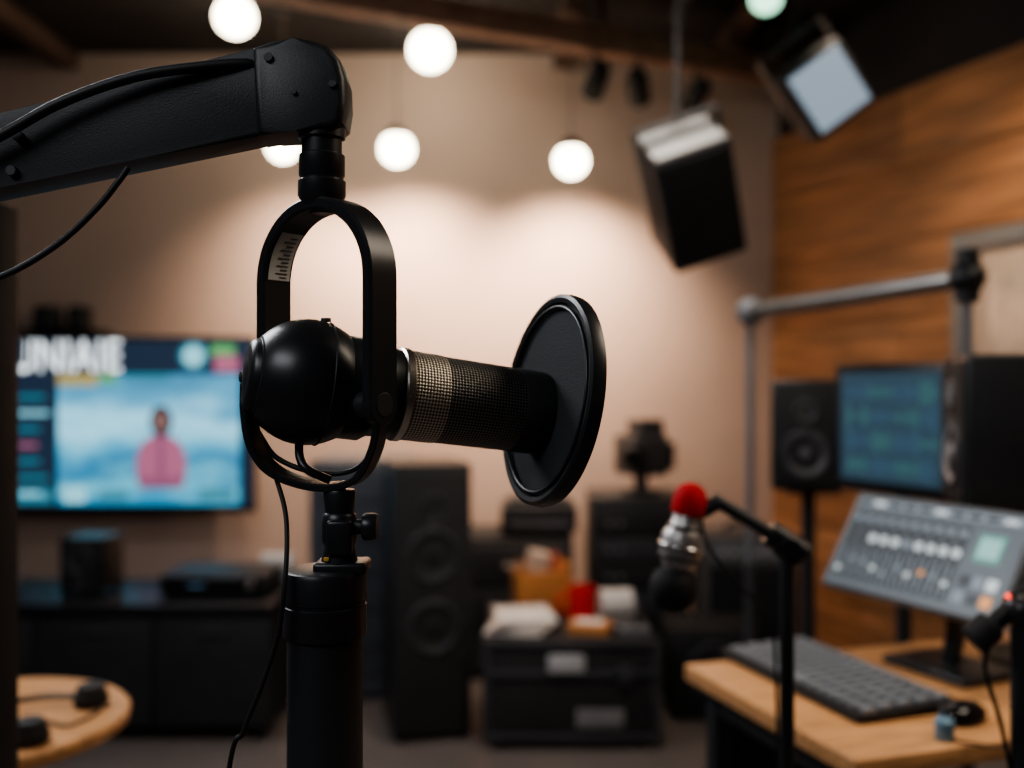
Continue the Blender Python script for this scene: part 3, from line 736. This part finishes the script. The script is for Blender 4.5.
mc = MB @ Vector((wM/2, 0.05, 0.0)); MR = root('computer_monitor', (mc.x, mc.y, 0)); ob.parent = MR; ob.matrix_parent_inverse = Matrix.Translation(-MR.location)
b = Build(); b.cyl((mc.x, mc.y, 0.01), (mc.x, mc.y, 1.18), 0.018, blk); b.cyl((mc.x, mc.y, 0), (mc.x, mc.y, 0.02), 0.13, blk, seg=40)
mq = MB @ Vector((wM/2, 0.03, 0.14)); b.cyl((mc.x, mc.y, 1.175), mq, 0.03, blk)
b.finish('floor_pole', MR)

# studio monitors
def stand_on(name, x, y, z0, z1, r=0.014, plate=0.09):
    b = Build(); b.cyl((x, y, z0), (x, y, z0+0.014), plate, blk, seg=40); b.cyl((x, y, z0+0.01), (x, y, z1-0.01), r, blk); b.box((x, y, z1-0.006), (0.15, 0.15, 0.012), blk, bevel=0.003)
    b.finish(name)
fx = Vector((-0.20, -0.98, 0)).normalized()
fc = at(952, 430, 2.02); cen = Vector((fc.x+0.985*0.145, 2.02-0.19*0.145, 1.058))
MSP = basis(cen, fx)   # local x = along face, local -y = outward normal
speaker('studio_monitor_speaker', 0.20, 0.28, 0.30, MSP, [(0.105, 0.068), (0.225, 0.028)], blkS, mat('woofer_grey', (0.26, 0.26, 0.27), 0.4), feet=False)
stand_on('desktop_speaker_stand', cen.x, cen.y, DT, 1.057, 0.016)
c = at(800, 490, 2.78)
M2 = place(c.x+0.035, 2.86, 1.006, -14)
speaker('studio_monitor_speaker', 0.185, 0.20, 0.305, M2, [(0.10, 0.062), (0.22, 0.032)], blkS, mat('woofer_light', (0.10, 0.10, 0.11), 0.4), feet=False)
stand_on('speaker_stand', c.x+0.05, 2.87, 0, 1.005, 0.02, 0.10)

# ------------------------------------------------------------------ second microphone with red cap
d2 = 1.36; s2 = d2/1.75
SM_ = root('stage_microphone_stand', (at(785, 700, d2).x, d2, 0))
b = Build()
top = at(787, 543, d2)
b.cyl((top.x, d2, 0.02), (top.x, d2, top.z), 0.0100, blk); b.cyl((top.x, d2, 0.02), (top.x, d2, 0.55), 0.014, blk)
b.lathe([(0, 0), (0.13, 0), (0.135, 0.006), (0.12, 0.02), (0.02, 0.03), (0, 0.03)], blk, Matrix.Translation((top.x, d2, 0)), 48)
j = at(786, 545, d2); b.sphere(j, 0.020, blkS); b.cyl(j+Vector((0, -0.024, 0)), j+Vector((0, 0.024, 0)), 0.014, blkS)
b.tube([at(800, 552, d2), at(760, 527, d2), at(728, 508, d2), at(712, 498, d2)], 0.0115*s2, blk)
b.cyl(at(804, 555, d2), at(768, 532, d2), 0.018, blkS)
b.cyl(at(716, 503, d2), at(700, 512, d2), 0.011, blkS)
b.tube([at(700, 512, d2), at(708, 545, d2-0.02), at(735, 580, d2-0.02), at(768, 620, d2-0.02), at(776, 680, d2-0.02), Vector((top.x-0.012, d2-0.015, 0.5))], 0.0022, rubber)
b.finish('boom', SM_)
b = Build()
m1 = at(690, 500, d2); m2 = at(673, 588, d2); axm = (m1-m2).normalized()
FM = frame(m2, axm) @ Matrix.Scale(s2, 4)
b.sphere((0, 0, 0), 0.042, blkM, (1, 1, 1.02), FM)
b.lathe([(0, 0.03), (0.024, 0.034), (0.030, 0.045), (0.036, 0.06), (0.036, 0.095), (0.030, 0.105), (0.026, 0.11), (0.024, 0.135), (0, 0.135)], mat('bright_nickel', (0.55, 0.52, 0.50), 0.4, 0.8), FM, 36)
b.torus(FM @ Matrix.Translation((0, 0, 0.075)), 0.037, 0.004, chrome); b.torus(FM @ Matrix.Translation((0, 0, 0.108)), 0.029, 0.003, blkS); b.torus(FM @ Matrix.Translation((0, 0, 0.055)), 0.034, 0.003, blkS)
b.lathe([(0, 0.128), (0.026, 0.130), (0.030, 0.136), (0.030, 0.160), (0.024, 0.177), (0.012, 0.186), (0, 0.188)], red, FM, 36)
b.finish('handheld_microphone', SM_)

# right edge mic arm
b = Build(); d3 = 1.30; t3 = at(1021, 640, d3)
b.cyl((t3.x, d3, 0.02), (t3.x, d3, t3.z+0.03), 0.013, blk); b.lathe([(0, 0), (0.12, 0), (0.125, 0.006), (0.11, 0.02), (0.02, 0.03), (0, 0.03)], blk, Matrix.Translation((t3.x, d3, 0)), 40)
b.tube([at(978, 637, d3), at(1000, 618, d3), at(1030, 592, d3), at(1090, 550, d3)], 0.012, blkS)
b.sphere(at(1022, 610, d3), 0.026, blkS); b.cyl(at(972, 641, d3), at(992, 624, d3), 0.020, blkM)
b.sphere(at(1008, 596, d3-0.02), 0.0035, glow('led_red', (1, 0.08, 0.04), 2), seg=12)
b.tube([at(990, 640, d3), at(985, 670, d3), at(1000, 720, d3), at(1015, 790, d3)], 0.003, rubber)
b.finish('short_boom_stand')

# ------------------------------------------------------------------ side table left with headphones
b = Build(); tx, ty, tz = -0.955, 1.80, 0.70
T = Matrix.Translation((tx, ty, 0))
b.lathe([(0, tz-0.028), (0.243, tz-0.028), (0.250, tz-0.022), (0.252, tz-0.006), (0.247, tz), (0, tz)], deskw, T, 80)
b.lathe([(0, 0), (0.17, 0), (0.172, 0.006), (0.16, 0.014), (0.03, 0.022), (0.02, 0.05), (0.02, tz-0.04), (0.07, tz-0.028), (0, tz-0.028)], blk, T, 48)
b.finish('round_side_table')
b = Build()
c1 = Vector((-0.785, 1.865, tz)); c2 = Vector((-0.805, 1.67, tz))
for q in (c1, c2):
    b.lathe([(0, 0), (0.026, 0), (0.031, 0.006), (0.032, 0.016), (0.028, 0.022), (0.026, 0.034), (0.020, 0.040), (0, 0.040)], blkM, Matrix.Translation(q), 32)
    b.torus(Matrix.Translation(q+Vector((0, 0, 0.036))), 0.019, 0.005, dgrey, seg=32)
cc = (c1+c2)/2
arc = [cc+Vector((-0.035-0.11*math.sin(math.pi*i/8), 0.0975*math.cos(math.pi*i/8), 0.018)) for i in range(9)]
arc = [c1+Vector((0, 0, 0.018))]+arc+[c2+Vector((0, 0, 0.018))]
b.tube(arc, 0.006, blkS, smooth=6)
b.tube([c1+Vector((0.02, 0.01, 0.01)), c1+Vector((0.030, -0.05, 0.004)), c1+Vector((0.01, -0.12, 0.004)), c1+Vector((-0.04, -0.1, 0.004)), c1+Vector((-0.08, -0.14, 0.004))], 0.0025, rubber)
b.finish('headphones')

# acoustic panel at left edge
b = Build(); d4 = 1.44; xr = (6-512)/1000*d4; zt = at(0, 205, d4).z
b.box((xr-0.28, d4, 0.05+(zt-0.05)/2), (0.56, 0.05, zt-0.05), mat('panel_felt', (0.10, 0.103, 0.115), 0.95, bump=0.6, bscale=300), bevel=0.01)
for xx in (xr-0.001, xr-0.559): b.box((xx, d4, 0.05+(zt-0.05)/2), (0.012, 0.056, zt-0.05), blkM, bevel=0.003)
for xx in (xr-0.08, xr-0.48): b.box((xx, d4-0.0, 0.025), (0.05, 0.34, 0.05), blk, bevel=0.008)
b.finish('acoustic_panel')

# ------------------------------------------------------------------ lights
area('front_fill', (-1.3, -0.6, 2.8), (-0.2, 0.6, 0.9), 23, (0.92, 0.95, 1.0), 1.4, 1.0)  # unseen area fill, upper left behind the camera, added for mic highlights
area('rim_fill', (-1.6, 2.3, 2.6), (-0.1, 0.8, 1.3), 28, (0.95, 0.96, 1.0), 0.9, 0.9)  # added area light without a fixture, puts a rim on the microphone
area('right_fill', (1.6, 1.2, 2.7), (0.0, 0.9, 1.25), 17, (1.0, 0.85, 0.68), 0.9, 0.9)  # added warm area fill from the right, brightens the mic barrel
spot('mid_room_fill', (0.4, 2.7, 2.75), (0.3, 3.5, 0.2), 95, (1.0, 0.86, 0.74), 75, 0.3)  # added fill spot for the background, no fixture modelled
spot('left_room_spot', (-1.5, 2.9, 2.75), (-1.5, 3.8, 0.3), 40, (0.95, 0.92, 0.95), 75, 0.3)  # spot aimed down at the sideboard
spot('timber_spot', (1.05, 3.2, 2.55), (1.9, 3.2, 1.25), 44, (1.0, 0.80, 0.60), 105, 0.1)
spot('desk_spot', (0.5, 1.4, 2.7), (0.75, 1.85, 0.75), 44, (1.0, 0.86, 0.70), 45, 0.12)
spot('table_spot', (-1.1, 1.3, 2.7), (-0.9, 1.8, 0.7), 18, (1.0, 0.84, 0.66), 30, 0.12)
wd_ = bpy.data.worlds.new('world'); bpy.context.scene.world = wd_; wd_.use_nodes = True
wd_.node_tree.nodes['Background'].inputs[0].default_value = (0.05, 0.055, 0.065, 1); wd_.node_tree.nodes['Background'].inputs[1].default_value = 0.5

# ------------------------------------------------------------------ camera
cd = bpy.data.cameras.new('camera'); co = bpy.data.objects.new('camera', cd); bpy.context.collection.objects.link(co)
co.location = (0, 0, CAMZ); co.rotation_euler = (R(90), 0, 0)
cd.sensor_width = 36; cd.lens = 36*1000/1024; cd.clip_start = 0.02
cd.dof.use_dof = True; cd.dof.focus_distance = 0.79; cd.dof.aperture_fstop = 2.45
bpy.context.scene.camera = co
sc = bpy.context.scene
sc.view_settings.view_transform = 'AgX'
try: sc.view_settings.look = 'AgX - Medium High Contrast'
except Exception: pass
sc.view_settings.exposure = 0.35
